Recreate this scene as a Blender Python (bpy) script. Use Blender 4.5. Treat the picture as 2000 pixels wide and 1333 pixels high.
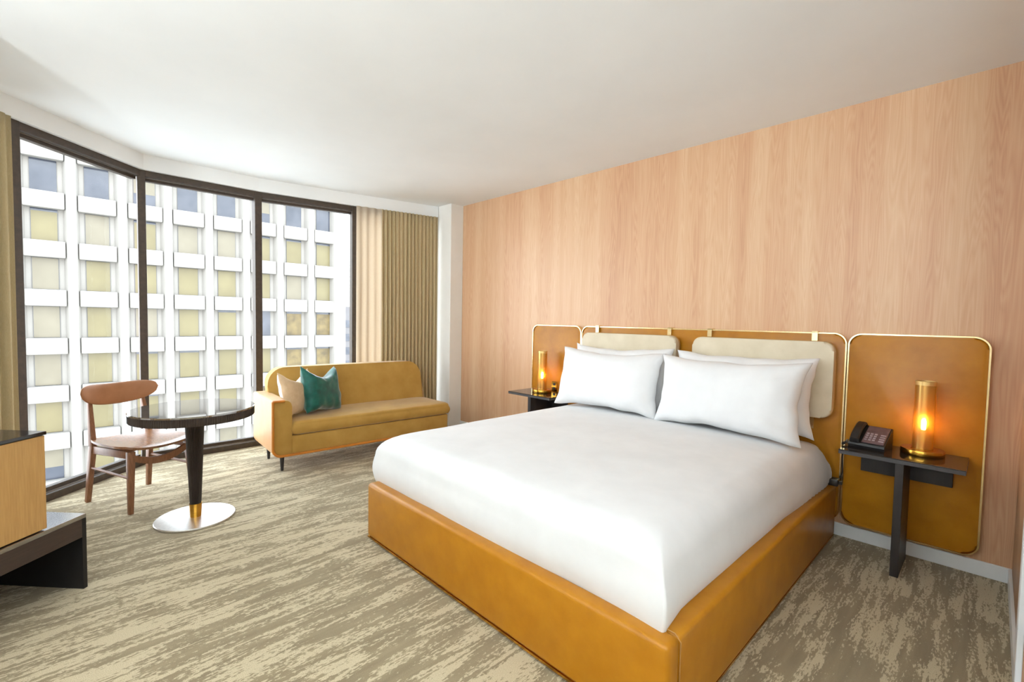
import bpy, bmesh, math, random
from mathutils import Vector, Matrix, noise

random.seed(4)
scene = bpy.context.scene
for o in list(bpy.data.objects):
    bpy.data.objects.remove(o)
C = scene.collection
PI = math.pi

# ------------------------------------------------------------------ camera
CAM = (0.0, -3.73, 1.4)
YAW, PITCH, ROLL, FPX = 0.80, -0.0453, 0.0178, 915.4
fw = Vector((-math.sin(YAW) * math.cos(PITCH), math.cos(YAW) * math.cos(PITCH), math.sin(PITCH)))
rt = Vector((math.cos(YAW), math.sin(YAW), 0))
up = rt.cross(fw)
r2 = rt * math.cos(ROLL) + up * math.sin(ROLL)
u2 = -rt * math.sin(ROLL) + up * math.cos(ROLL)
cd = bpy.data.cameras.new('camera')
cam = bpy.data.objects.new('camera', cd)
C.objects.link(cam)
cam.matrix_world = Matrix(((r2.x, u2.x, -fw.x, CAM[0]), (r2.y, u2.y, -fw.y, CAM[1]), (r2.z, u2.z, -fw.z, CAM[2]), (0, 0, 0, 1)))
cd.sensor_width = 36
cd.lens = FPX * 36 / 2000
cd.clip_start = 0.02
cd.clip_end = 400
scene.camera = cam

# ------------------------------------------------------------------ world, sun, added fill lights, exposure
SKY = 8.0
w = bpy.data.worlds.new('sky')
scene.world = w
w.use_nodes = True
nt = w.node_tree
bg = nt.nodes['Background']
tc = nt.nodes.new('ShaderNodeTexCoord')
sp = nt.nodes.new('ShaderNodeSeparateXYZ')
rp = nt.nodes.new('ShaderNodeValToRGB')
rp.color_ramp.elements[0].position = 0.0
rp.color_ramp.elements[0].color = (0.93, 0.96, 1.0, 1)
rp.color_ramp.elements[1].position = 0.8
rp.color_ramp.elements[1].color = (0.72, 0.84, 1.0, 1)
nt.links.new(tc.outputs['Generated'], sp.inputs[0])
nt.links.new(sp.outputs['Z'], rp.inputs[0])
nt.links.new(rp.outputs[0], bg.inputs['Color'])
bg.inputs['Strength'].default_value = SKY

sd = bpy.data.lights.new('sun', 'SUN')
sd.energy = 0.6
sd.angle = math.radians(12)
sd.color = (1.0, 0.95, 0.86)
sun = bpy.data.objects.new('sun', sd)
C.objects.link(sun)
sun.rotation_euler = Vector((-0.62, 0.42, -0.66)).to_track_quat('-Z', 'Y').to_euler()

H = 2.83
FILL_PANELS = [((-1.25, -4.75), 1.2, 1.0, 10), ((0.95, -3.3), 1.0, 1.4, 10)]   # added fill panels on the unseen entry ceiling
FILL_COLOR = (0.82, 0.92, 1.0)
FILL_UPLIGHTS = [((-1.3, -5.57, 1.75), 105), ((0.6, -5.57, 1.75), 105)]   # added uplighters out of view, to brighten the ceiling
FILL_GLOBES = [((-1.75, -5.15), 1.45, 72), ((0.95, -4.6), 1.45, 56)]   # added globe fill lights, unseen behind the camera

scene.view_settings.view_transform = 'Standard'
scene.view_settings.look = 'None'
scene.view_settings.gamma = 1
scene.view_settings.use_curve_mapping = False
scene.view_settings.exposure = 0.0


# ------------------------------------------------------------------ helpers
def link(o, parent=None):
    C.objects.link(o)
    if parent is not None:
        o.parent = parent
    return o


def obj(name, bm, mat, parent=None, smooth=False, recalc=True):
    if recalc:
        bmesh.ops.recalc_face_normals(bm, faces=bm.faces[:])
    me = bpy.data.meshes.new(name)
    bm.to_mesh(me)
    bm.free()
    me.materials.append(mat)
    if smooth:
        for p in me.polygons:
            p.use_smooth = True
        if smooth != 'all':
            try:
                me.set_sharp_from_angle(angle=math.radians(35))
            except Exception:
                pass
    o = bpy.data.objects.new(name, me)
    return link(o, parent)


def tag(o, label=None, cat=None, group=None, kind=None):
    if label: o['label'] = label
    if cat: o['category'] = cat
    if group: o['group'] = group
    if kind: o['kind'] = kind
    return o


def thing(name, label, cat, loc=(0, 0, 0), rz=0.0, group=None):
    o = bpy.data.objects.new(name, None)
    o.empty_display_size = 0.1
    link(o)
    o.location = loc
    o.rotation_euler = (0, 0, rz)
    return tag(o, label, cat, group)


def struct(name, bm, mat, smooth=False):
    return tag(obj(name, bm, mat, None, smooth), kind='structure')


def setting(name, loc=(0, 0, 0)):
    o = bpy.data.objects.new(name, None)
    link(o)
    o.location = loc
    o['kind'] = 'structure'
    return o


def copy_tree(o, parent=None):
    c = o.copy()
    C.objects.link(c)
    if parent is not None:
        c.parent = parent
    for ch in list(o.children):
        copy_tree(ch, c)
    return c


def box(bm, x0, x1, y0, y1, z0, z1, bev=0.0, seg=2, M=None):
    vs = [bm.verts.new((x, y, z)) for x in (x0, x1) for y in (y0, y1) for z in (z0, z1)]
    q = [(0, 1, 3, 2), (4, 6, 7, 5), (0, 4, 5, 1), (2, 3, 7, 6), (0, 2, 6, 4), (1, 5, 7, 3)]
    fs = [bm.faces.new([vs[i] for i in f]) for f in q]
    if bev > 0:
        es = list({e for f in fs for e in f.edges})
        r = bmesh.ops.bevel(bm, geom=es, offset=bev, segments=seg, profile=0.5, affect='EDGES')
        vs = list({v for v in r['verts']} | {v for v in vs if v.is_valid})
    if M is not None:
        bmesh.ops.transform(bm, matrix=M, verts=[v for v in vs if v.is_valid])
    return bm


def bx(*a, **k):
    return box(bmesh.new(), *a, **k)


def prism(bm, pts, z0, z1):
    lo = [bm.verts.new((x, y, z0)) for x, y in pts]
    hi = [bm.verts.new((x, y, z1)) for x, y in pts]
    n = len(pts)
    bm.faces.new(lo[::-1])
    bm.faces.new(hi)
    for i in range(n):
        bm.faces.new((lo[i], lo[(i + 1) % n], hi[(i + 1) % n], hi[i]))
    return bm


def rrect(x0, x1, z0, z1, r, n=8):
    """rounded rectangle outline; r a number or 4 radii (bl, br, tr, tl)"""
    if not isinstance(r, (tuple, list)): r = (r,) * 4
    out = []
    for (cx, cz, a0, k) in ((x0 + r[0], z0 + r[0], PI, 0), (x1 - r[1], z0 + r[1], 1.5 * PI, 1),
                            (x1 - r[2], z1 - r[2], 0, 2), (x0 + r[3], z1 - r[3], 0.5 * PI, 3)):
        for i in range(n + 1):
            a = a0 + 0.5 * PI * i / n
            out.append((cx + r[k] * math.cos(a), cz + r[k] * math.sin(a)))
    return out


def slab(outline, y0, y1, bev=0.0, seg=3):
    """solid from an outline in x,z extruded y0..y1 with bevelled rims"""
    bm = bmesh.new()
    a = [bm.verts.new((x, y0, z)) for x, z in outline]
    b = [bm.verts.new((x, y1, z)) for x, z in outline]
    n = len(outline)
    f0 = bm.faces.new(a)
    f1 = bm.faces.new(b[::-1])
    for i in range(n):
        bm.faces.new((a[i], b[i], b[(i + 1) % n], a[(i + 1) % n]))
    if bev > 0:
        es = list(f0.edges) + list(f1.edges)
        bmesh.ops.bevel(bm, geom=es, offset=bev, segments=seg, profile=0.5, affect='EDGES', clamp_overlap=True)
    return bm


def lathe(prof, n=40, cx=0, cy=0, flute=None, bm=None):
    """prof: list of (r, z); flute: (count, depth, zlo, zhi)"""
    bm = bm or bmesh.new()
    rings = []
    for r, z in prof:
        ring = []
        for i in range(n):
            a = 2 * PI * i / n
            rr = r
            if flute and flute[2] <= z <= flute[3]:
                rr = r - flute[1] * (0.5 + 0.5 * math.cos(a * flute[0])) ** 2
            ring.append(bm.verts.new((cx + rr * math.cos(a), cy + rr * math.sin(a), z)))
        rings.append(ring)
    for k in range(len(rings) - 1):
        for i in range(n):
            j = (i + 1) % n
            bm.faces.new((rings[k][i], rings[k][j], rings[k + 1][j], rings[k + 1][i]))
    if prof[0][0] > 1e-5: bm.faces.new(rings[0][::-1])
    if prof[-1][0] > 1e-5: bm.faces.new(rings[-1])
    return bm


def tube(path, r, n=8, bm=None, closed=False, caps=True, flat=None):
    """tube along points; r number or list of radii"""
    bm = bm or bmesh.new()
    P = [Vector(p) for p in path]
    m = len(P)
    rings = []
    prev = None
    for i in range(m):
        if closed:
            t = P[(i + 1) % m] - P[i - 1]
        else:
            t = P[min(i + 1, m - 1)] - P[max(i - 1, 0)]
        t.normalize()
        if prev is None:
            a = Vector((0, 0, 1)) if abs(t.z) < 0.9 else Vector((1, 0, 0))
            prev = t.cross(a).normalized()
        s = (prev - t * prev.dot(t)).normalized()
        prev = s
        b = t.cross(s)
        rr = r[i] if isinstance(r, (list, tuple)) else r
        rings.append([bm.verts.new(P[i] + (s * math.cos(2 * PI * k / n) + b * math.sin(2 * PI * k / n)) * rr) for k in range(n)])
    cnt = m if closed else m - 1
    for i in range(cnt):
        A, B = rings[i], rings[(i + 1) % m]
        for k in range(n):
            bm.faces.new((A[k], A[(k + 1) % n], B[(k + 1) % n], B[k]))
    if caps and not closed:
        bm.faces.new(rings[0][::-1])
        bm.faces.new(rings[-1])
    return bm


def limb(p0, p1, w0, d0, w1, d1, ax, bev=0.004, bm=None):
    """tapered rectangular bar from p0 to p1; w across ax, d across the other direction"""
    bm = bm or bmesh.new()
    p0, p1 = Vector(p0), Vector(p1)
    t = (p1 - p0).normalized()
    a = (Vector(ax) - t * Vector(ax).dot(t)).normalized()
    b = t.cross(a)
    vs = []
    for p, w_, d_ in ((p0, w0, d0), (p1, w1, d1)):
        for sx, sy in ((-1, -1), (1, -1), (1, 1), (-1, 1)):
            vs.append(bm.verts.new(p + a * sx * w_ / 2 + b * sy * d_ / 2))
    fs = [bm.faces.new([vs[i] for i in f]) for f in
          ((3, 2, 1, 0), (4, 5, 6, 7), (0, 1, 5, 4), (1, 2, 6, 5), (2, 3, 7, 6), (3, 0, 4, 7))]
    if bev:
        es = list({e for f in fs for e in f.edges})
        bmesh.ops.bevel(bm, geom=es, offset=bev, segments=2, profile=0.5, affect='EDGES')
    return bm


# ------------------------------------------------------------------ materials
def srgb(r, g, b):
    f = lambda c: ((c / 255 + 0.055) / 1.055) ** 2.4 if c > 10 else c / 255 / 12.92
    return (f(r), f(g), f(b), 1)


class NT:
    def __init__(self, name):
        self.m = bpy.data.materials.new(name)
        self.m.use_nodes = True
        self.t = self.m.node_tree
        self.b = self.t.nodes['Principled BSDF']
        self.out = self.t.nodes['Material Output']

    def n(self, typ, **kw):
        nd = self.t.nodes.new(typ)
        for k, v in kw.items():
            if k.startswith('_'):
                nd.inputs[k[1:].replace('_', ' ')].default_value = v
            else:
                setattr(nd, k, v)
        return nd

    def l(self, a, b):
        self.t.links.new(a, b)

    def pos(self, scale=(1, 1, 1), rot=(0, 0, 0), obj=False):
        mp = self.n('ShaderNodeMapping')
        mp.inputs['Scale'].default_value = scale
        mp.inputs['Rotation'].default_value = rot
        if obj:
            self.l(self.n('ShaderNodeTexCoord').outputs['Object'], mp.inputs[0])
        else:
            self.l(self.n('ShaderNodeNewGeometry').outputs['Position'], mp.inputs[0])
        return mp.outputs[0]

    def noise(self, vec, scale, detail=3, rough=0.5, dist=0.0):
        nd = self.n('ShaderNodeTexNoise')
        nd.inputs['Scale'].default_value = scale
        nd.inputs['Detail'].default_value = detail
        nd.inputs['Roughness'].default_value = rough
        nd.inputs['Distortion'].default_value = dist
        self.l(vec, nd.inputs['Vector'])
        return nd.outputs['Fac']

    def ramp(self, fac, stops):
        r = self.n('ShaderNodeValToRGB')
        els = r.color_ramp.elements
        while len(els) < len(stops): els.new(0.5)
        for e, (p, c) in zip(els, stops):
            e.position = p
            e.color = c
        self.l(fac, r.inputs[0])
        return r.outputs[0]

    def math(self, op, a, b=None, c=None):
        m = self.n('ShaderNodeMath', operation=op)
        for i, v in enumerate((a, b, c)):
            if v is None: continue
            if isinstance(v, (int, float)):
                m.inputs[i].default_value = v
            else:
                self.l(v, m.inputs[i])
        return m.outputs[0]

    def mix(self, fac, a, b, blend='MIX'):
        m = self.n('ShaderNodeMix', data_type='RGBA', blend_type=blend)
        for sock, v in ((m.inputs[0], fac), (m.inputs[6], a), (m.inputs[7], b)):
            if isinstance(v, (int, float, tuple)):
                sock.default_value = v
            else:
                self.l(v, sock)
        return m.outputs[2]

    def bump(self, h, strength=0.2, dist=0.01):
        b = self.n('ShaderNodeBump')
        b.inputs['Strength'].default_value = strength
        b.inputs['Distance'].default_value = dist
        self.l(h, b.inputs['Height'])
        self.l(b.outputs[0], self.b.inputs['Normal'])

    def base(self, col):
        if isinstance(col, tuple):
            self.b.inputs['Base Color'].default_value = col
        else:
            self.l(col, self.b.inputs['Base Color'])

    def set(self, rough=0.5, metal=0.0, spec=None, sheen=None, coat=None):
        self.b.inputs['Roughness'].default_value = rough
        self.b.inputs['Metallic'].default_value = metal
        if spec is not None: self.b.inputs['Specular IOR Level'].default_value = spec
        if sheen is not None:
            self.b.inputs['Sheen Weight'].default_value = sheen
            self.b.inputs['Sheen Roughness'].default_value = 0.4
        if coat is not None:
            self.b.inputs['Coat Weight'].default_value = coat
            self.b.inputs['Coat Roughness'].default_value = 0.1
        return self


def mottled(name, c0, c1, scale=12, rough=0.5, metal=0.0, bump=0.0, bscale=300, stretch=(1, 1, 1), obj=True, lo=0.3, hi=0.7, **kw):
    t = NT(name)
    v = t.pos(stretch, obj=obj)
    f = t.noise(v, scale, 4, 0.55)
    t.base(t.ramp(f, [(lo, c0), (hi, c1)]))
    t.set(rough, metal, **kw)
    if bump:
        t.bump(t.noise(v, bscale, 2), bump, 0.002)
    return t.m


def make_carpet():
    t = NT('carpet_streaks')
    v = t.pos((1, 1, 1))
    big = t.noise(v, 0.9, 2, 0.5)
    vs = t.pos((44, 5.2, 1))
    streak = t.noise(vs, 1.0, 5, 0.62, 0.5)
    vf = t.pos((130, 40, 1))
    fine = t.noise(vf, 1.0, 3, 0.6)
    vp = t.pos((11, 2.3, 1))
    patch = t.noise(vp, 1.0, 3, 0.55, 0.3)
    s = t.math('ADD', t.math('MULTIPLY', streak, 0.55), t.math('MULTIPLY', patch, 0.55))
    s = t.math('ADD', s, t.math('MULTIPLY', t.math('SUBTRACT', fine, 0.5), 0.42))
    s = t.math('ADD', s, t.math('MULTIPLY', t.math('SUBTRACT', big, 0.5), 0.22))
    m = t.ramp(s, [(0.0, (0, 0, 0, 1)), (0.555, (0, 0, 0, 1)), (0.585, (1, 1, 1, 1)), (1.0, (1, 1, 1, 1))])
    pile = t.noise(v, 330, 2, 0.6)
    tone = t.ramp(t.noise(vs, 0.6, 2), [(0.3, srgb(141, 126, 99)), (0.7, srgb(160, 144, 114))])
    light = t.ramp(pile, [(0.3, srgb(192, 176, 143)), (0.7, srgb(213, 198, 166))])
    col = t.mix(m, tone, light)
    col = t.mix(0.35, col, t.ramp(pile, [(0.3, (0.55, 0.55, 0.55, 1)), (0.72, (1.25, 1.25, 1.25, 1))]), 'MULTIPLY')
    t.base(col)
    t.set(0.95, 0, spec=0.12, sheen=0.15)
    t.bump(pile, 0.55, 0.006)
    return t.m


def make_veneer(name, dark=1.0, axis='x'):
    """slip matched oak veneer leaves with cathedral figure, grain running up z"""
    t = NT(name)
    g = t.n('ShaderNodeNewGeometry')
    s = t.n('ShaderNodeSeparateXYZ')
    t.l(g.outputs['Position'], s.inputs[0])
    X = s.outputs['X'] if axis == 'x' else s.outputs['Y']
    Z = s.outputs['Z']
    W = 0.36
    xs = t.math('DIVIDE', t.math('ADD', X, 10.07), W)
    leaf = t.math('FLOOR', xs)
    fr = t.math('SUBTRACT', t.math('FRACT', xs), 0.5)           # -0.5..0.5 in leaf
    wn = t.n('ShaderNodeTexWhiteNoise', noise_dimensions='1D')
    t.l(leaf, wn.inputs['W'])
    rnd = wn.outputs['Value']
    # cathedral: distance field stretched along z, shifted per leaf
    cz = t.n('ShaderNodeCombineXYZ')
    t.l(t.math('MULTIPLY', t.math('ADD', fr, t.math('MULTIPLY', t.math('SUBTRACT', rnd, 0.5), 0.5)), 1.0), cz.inputs[0])
    t.l(t.math('ADD', t.math('MULTIPLY', Z, 0.16), t.math('MULTIPLY', rnd, 7.0)), cz.inputs[1])
    t.l(t.math('MULTIPLY', leaf, 3.17), cz.inputs[2])
    body = t.noise(cz.outputs[0], 3.2, 2, 0.5, 0.25)
    rings = t.math('FRACT', t.math('MULTIPLY', body, 26.0))
    rings = t.math('ABSOLUTE', t.math('SUBTRACT', rings, 0.5))  # 0..0.5
    # fine straight grain
    cg = t.n('ShaderNodeCombineXYZ')
    t.l(t.math('MULTIPLY', X, 130.0), cg.inputs[0])
    t.l(t.math('MULTIPLY', Z, 0.9), cg.inputs[1])
    fine = t.noise(cg.outputs[0], 1.0, 3, 0.6)
    cb = t.n('ShaderNodeCombineXYZ')
    t.l(t.math('MULTIPLY', X, 5.0), cb.inputs[0])
    t.l(t.math('MULTIPLY', Z, 0.16), cb.inputs[1])
    broad = t.noise(cb.outputs[0], 1.0, 3, 0.55)
    f = t.math('ADD', t.math('MULTIPLY', rings, 0.24), t.math('MULTIPLY', fine, 0.26))
    f = t.math('ADD', f, t.math('MULTIPLY', broad, 0.75))
    f = t.math('ADD', f, t.math('MULTIPLY', rnd, 0.05))
    k = dark
    def cc(r, g_, b): 
        c = srgb(r, g_, b)
        return (c[0] * k, c[1] * k, c[2] * k, 1)
    col = t.ramp(f, [(0.36, cc(190, 140, 105)), (0.52, cc(205, 159, 122)), (0.64, cc(212, 171, 133)), (0.80, cc(220, 185, 148))])
    t.base(col)
    t.set(0.42, 0, spec=0.35)
    t.bump(fine, 0.04, 0.002)
    return t.m


def make_glass():
    t = NT('window_glass')
    tr = t.n('ShaderNodeBsdfTransparent')
    tr.inputs[0].default_value = (0.97, 0.985, 0.98, 1)
    gl = t.n('ShaderNodeBsdfGlossy')
    gl.inputs['Roughness'].default_value = 0.0
    mx = t.n('ShaderNodeMixShader')
    lw = t.n('ShaderNodeLayerWeight')
    lw.inputs['Blend'].default_value = 0.12
    t.l(t.math('MULTIPLY', lw.outputs['Fresnel'], 0.55), mx.inputs[0])
    t.l(tr.outputs[0], mx.inputs[1])
    t.l(gl.outputs[0], mx.inputs[2])
    t.l(mx.outputs[0], t.out.inputs['Surface'])
    return t.m


def make_amber():
    t = NT('amber_gold_glass')
    tr = t.n('ShaderNodeBsdfTransparent')
    tr.inputs[0].default_value = (0.98, 0.82, 0.48, 1)
    gl = t.n('ShaderNodeBsdfPrincipled')
    gl.inputs['Base Color'].default_value = (0.82, 0.58, 0.20, 1)
    gl.inputs['Metallic'].default_value = 0.85
    gl.inputs['Roughness'].default_value = 0.28
    mx = t.n('ShaderNodeMixShader')
    lw = t.n('ShaderNodeLayerWeight')
    lw.inputs['Blend'].default_value = 0.35
    t.l(t.math('ADD', t.math('MULTIPLY', lw.outputs['Facing'], 0.35), 0.50), mx.inputs[0])
    t.l(tr.outputs[0], mx.inputs[1])
    t.l(gl.outputs[0], mx.inputs[2])
    t.l(mx.outputs[0], t.out.inputs['Surface'])
    return t.m


def make_emit(name, col, s):
    t = NT(name)
    e = t.n('ShaderNodeEmission')
    e.inputs[0].default_value = col
    e.inputs[1].default_value = s
    t.l(e.outputs[0], t.out.inputs['Surface'])
    return t.m


def make_cloth(name, c0, c1, transl, weave=0.15, scale=(500, 500, 60)):
    t = NT(name)
    v = t.pos(scale)
    f = t.noise(v, 1.0, 2, 0.6)
    col = t.ramp(f, [(0.3, c0), (0.7, c1)])
    t.base(col)
    t.set(0.9, 0, spec=0.1, sheen=0.1)
    t.bump(f, weave, 0.002)
    if transl:
        ts = t.n('ShaderNodeBsdfTranslucent')
        t.l(col, ts.inputs[0])
        mx = t.n('ShaderNodeMixShader')
        mx.inputs[0].default_value = transl
        t.l(t.b.outputs[0], mx.inputs[1])
        t.l(ts.outputs[0], mx.inputs[2])
        t.l(mx.outputs[0], t.out.inputs['Surface'])
    return t.m


M = {}
M['carpet'] = make_carpet()
M['veneer'] = make_veneer('oak_veneer')
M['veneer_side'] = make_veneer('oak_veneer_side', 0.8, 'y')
M['white_paint'] = mottled('white_paint', srgb(236, 233, 226), srgb(242, 239, 233), 3, 0.85, spec=0.2)
M['ceiling_paint'] = mottled('ceiling_paint', srgb(238, 238, 236), srgb(244, 244, 242), 1.2, 0.9, spec=0.15)
M['trim_paint'] = mottled('trim_paint', srgb(238, 241, 242), srgb(244, 247, 248), 5, 0.45)
M['bronze'] = mottled('bronze_frame', srgb(62, 51, 42), srgb(78, 65, 53), 30, 0.5, 0.15)
M['seal'] = mottled('aluminium_strip', srgb(170, 165, 158), srgb(195, 190, 184), 30, 0.35, 0.8)
M['glass'] = make_glass()
M['leather'] = mottled('cognac_leather', srgb(166, 106, 17), srgb(184, 124, 27), 9, 0.34, bump=0.10, bscale=420, lo=0.25, hi=0.75, spec=0.3)
M['brass'] = mottled('satin_brass', srgb(232, 206, 152), srgb(242, 220, 172), 20, 0.25, 1.0)
M['brass_dark'] = mottled('aged_brass', srgb(190, 140, 52), srgb(214, 164, 70), 20, 0.22, 1.0, stretch=(1, 1, 8))
M['beige_leather'] = mottled('beige_leather', srgb(208, 194, 166), srgb(219, 206, 180), 8, 0.5, bump=0.08, bscale=400)
M['piping'] = mottled('tan_piping', srgb(170, 124, 62), srgb(186, 140, 76), 20, 0.5)
M['linen'] = mottled('white_linen', srgb(233, 233, 233), srgb(240, 240, 240), 5, 0.85, bump=0.05, bscale=600, spec=0.15, sheen=0.2)
M['sheet'] = mottled('white_sheet', srgb(240, 239, 237), srgb(247, 246, 244), 5, 0.85, bump=0.05, bscale=600, spec=0.15)
M['black_lacquer'] = mottled('black_lacquer', srgb(34, 31, 31), srgb(44, 40, 39), 30, 0.07, spec=0.7, stretch=(2, 30, 2))
M['black_stain'] = mottled('black_stained_wood', srgb(34, 31, 32), srgb(48, 44, 44), 14, 0.45, stretch=(2, 2, 0.3))
M['brown_stain'] = mottled('dark_brown_wood', srgb(52, 40, 36), srgb(64, 50, 45), 10, 0.35, stretch=(1, 1, 8))
M['brown_gloss'] = mottled('polished_dark_brown', srgb(52, 40, 36), srgb(64, 50, 45), 10, 0.12, spec=1.0, coat=1.0)
M['bench_black'] = mottled('matt_black_panel', srgb(15, 13, 13), srgb(22, 20, 20), 14, 0.6)
M['black_edge'] = mottled('charcoal_edge', srgb(58, 56, 58), srgb(68, 66, 68), 20, 0.5)
M['amber'] = make_amber()
M['bulb'] = make_emit('lit_filament_bulb', (1.0, 0.68, 0.30, 1), 300)
M['bulb_glass'] = make_emit('glowing_bulb_neck', (1.0, 0.50, 0.07, 1), 1.3)
M['lamp_cap'] = mottled('pale_brass_cap', srgb(226, 190, 120), srgb(236, 202, 136), 20, 0.45, 0.6)
M['phone_black'] = mottled('black_plastic', srgb(30, 28, 28), srgb(38, 36, 35), 40, 0.4)
M['phone_face'] = mottled('phone_faceplate', srgb(92, 72, 76), srgb(112, 90, 94), 20, 0.3)
M['phone_key'] = mottled('phone_keys', srgb(150, 138, 148), srgb(176, 166, 174), 40, 0.4)
M['sofa'] = mottled('mustard_velvet', srgb(176, 136, 66), srgb(192, 152, 80), 6, 0.8, bump=0.1, bscale=500, spec=0.15, sheen=0.35)
M['sofa_shell'] = mottled('tan_leather_shell', srgb(206, 156, 108), srgb(216, 168, 122), 7, 0.34, bump=0.06, bscale=400)
M['sofa_trim'] = mottled('orange_leather_edge', srgb(196, 118, 32), srgb(208, 132, 44), 10, 0.38)
M['pink_cloth'] = mottled('sand_linen', srgb(206, 176, 138), srgb(216, 188, 152), 30, 0.9, bump=0.1, bscale=500, sheen=0.2)
M['white_cloth'] = mottled('cream_linen', srgb(226, 216, 210), srgb(236, 228, 222), 30, 0.9, bump=0.1, bscale=500)
M['teal'] = mottled('teal_velvet', srgb(6, 66, 58), srgb(18, 102, 88), 14, 0.5, bump=0.2, bscale=90, sheen=0.9, spec=0.3)
M['walnut'] = mottled('walnut', srgb(116, 76, 50), srgb(146, 100, 70), 12, 0.35, stretch=(14, 14, 1.2))
M['walnut_seat'] = mottled('walnut_seat_wood', srgb(126, 86, 58), srgb(154, 110, 78), 12, 0.22, spec=0.8, stretch=(2, 14, 14))
M['chair_back'] = mottled('caramel_leather', srgb(158, 106, 68), srgb(172, 120, 82), 9, 0.5, bump=0.06)
M['oak'] = mottled('light_oak', srgb(184, 142, 84), srgb(200, 158, 98), 9, 0.4, stretch=(16, 16, 0.9))
M['table_dark'] = mottled('dark_fluted_wood', srgb(44, 36, 32), srgb(58, 48, 42), 12, 0.35)
M['table_top'] = mottled('polished_dark_top', srgb(66, 60, 56), srgb(92, 85, 80), 4, 0.03, spec=1.0, stretch=(3, 1, 1), coat=1.0)
M['steel'] = mottled('brushed_steel', srgb(206, 202, 196), srgb(222, 218, 212), 60, 0.3, 0.9)
M['drape'] = make_cloth('khaki_drape', srgb(190, 169, 130), srgb(206, 186, 147), 0.15)
M['drape_light'] = make_cloth('sand_drape', srgb(184, 168, 130), srgb(196, 180, 144), 0.2)
M['sheer'] = make_cloth('sheer_voile', srgb(224, 210, 190), srgb(233, 220, 202), 0.5)
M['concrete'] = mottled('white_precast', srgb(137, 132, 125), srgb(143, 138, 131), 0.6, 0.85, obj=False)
M['ext_glass'] = mottled('tinted_facade_glass', srgb(38, 43, 54), srgb(72, 74, 82), 0.5, 0.12, spec=0.6, obj=False)
M['blind_tan'] = mottled('tan_blind', srgb(97, 87, 54), srgb(107, 97, 63), 0.7, 0.35, obj=False)
M['blind_grey'] = mottled('beige_blind', srgb(102, 94, 76), srgb(112, 104, 86), 0.7, 0.35, obj=False)
M['lit_room'] = mottled('window_interior', srgb(76, 62, 30), srgb(112, 94, 52), 1.4, 0.4, obj=False)
M['soffit'] = mottled('tan_soffit', srgb(196, 180, 148), srgb(206, 190, 160), 2, 0.8, obj=False)
M['far_tower'] = mottled('grey_tower_wall', srgb(98, 94, 94), srgb(108, 104, 103), 0.4, 0.8, obj=False)
M['street'] = mottled('pale_pavement', srgb(180, 178, 174), srgb(192, 190, 186), 0.3, 0.9, obj=False)  # unseen pavement, made this pale to bounce skylight onto the ceiling
M['opal'] = make_emit('lit_opal_glass', (0.86, 0.94, 1.0, 1), 3.0)  # glow of the added globe fill lights
M['diffuser'] = make_emit('lit_diffuser', (0.86, 0.94, 1.0, 1), 3.0)  # glow of the added ceiling fill panels

tp = M['table_top'].node_tree.nodes['Principled BSDF']
tp.inputs['IOR'].default_value = 2.2
tp.inputs['Coat Roughness'].default_value = 0.02
vp_ = M['veneer'].node_tree.nodes['Principled BSDF']
vp_.inputs['Coat Weight'].default_value = 0.4
vp_.inputs['Coat Roughness'].default_value = 0.5

M['brown_gloss'].node_tree.nodes['Principled BSDF'].inputs['IOR'].default_value = 2.2

# ------------------------------------------------------------------ setting
XR = 0.123           # right wall
XL = -4.77           # left end of the veneer wall
WIN = [(-4.06, -4.56), (-4.685, -3.915), (-5.435, -3.16), (-5.445, -2.19), (-5.28, -1.20), (-5.07, -0.19)]   # inner face of the window frames
TV0, TV1 = (-3.52, -4.03), (-2.06, -5.60)
BACK_Y, HALL_X, HALL_Y = -5.60, 1.75, -2.35


def inset(pts, d):
    """offset an open polyline towards the room (to the right when walking along +y)"""
    out = []
    for i, p in enumerate(pts):
        ns = []
        for a, b in ((i - 1, i), (i, i + 1)):
            if a < 0 or b >= len(pts): continue
            t = Vector((pts[b][0] - pts[a][0], pts[b][1] - pts[a][1])).normalized()
            ns.append(Vector((t.y, -t.x)))
        n = sum(ns, Vector((0, 0)))
        n.normalize()
        k = d / max(0.3, n.dot(ns[0]))
        out.append((p[0] + n.x * k, p[1] + n.y * k))
    return out


WOUT = inset(WIN, -0.14)
plan = [(XR, 0), (XR, HALL_Y), (HALL_X, HALL_Y), (HALL_X, BACK_Y), TV1, TV0] + WOUT + [(-4.77, -0.19), (XL, 0)]
struct('floor', prism(bmesh.new(), plan, -0.12, 0.0), M['carpet'])
struct('ceiling', prism(bmesh.new(), plan, H, H + 0.15), M['ceiling_paint'])

struct('wall_head', bx(XL, XR + 0.1, 0, 0.15, 0, H), M['veneer'])
struct('wall_column', bx(-5.30, XL, -0.19, 0.15, -0.05, H + 0.05, bev=0.006), M['white_paint'])
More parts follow.
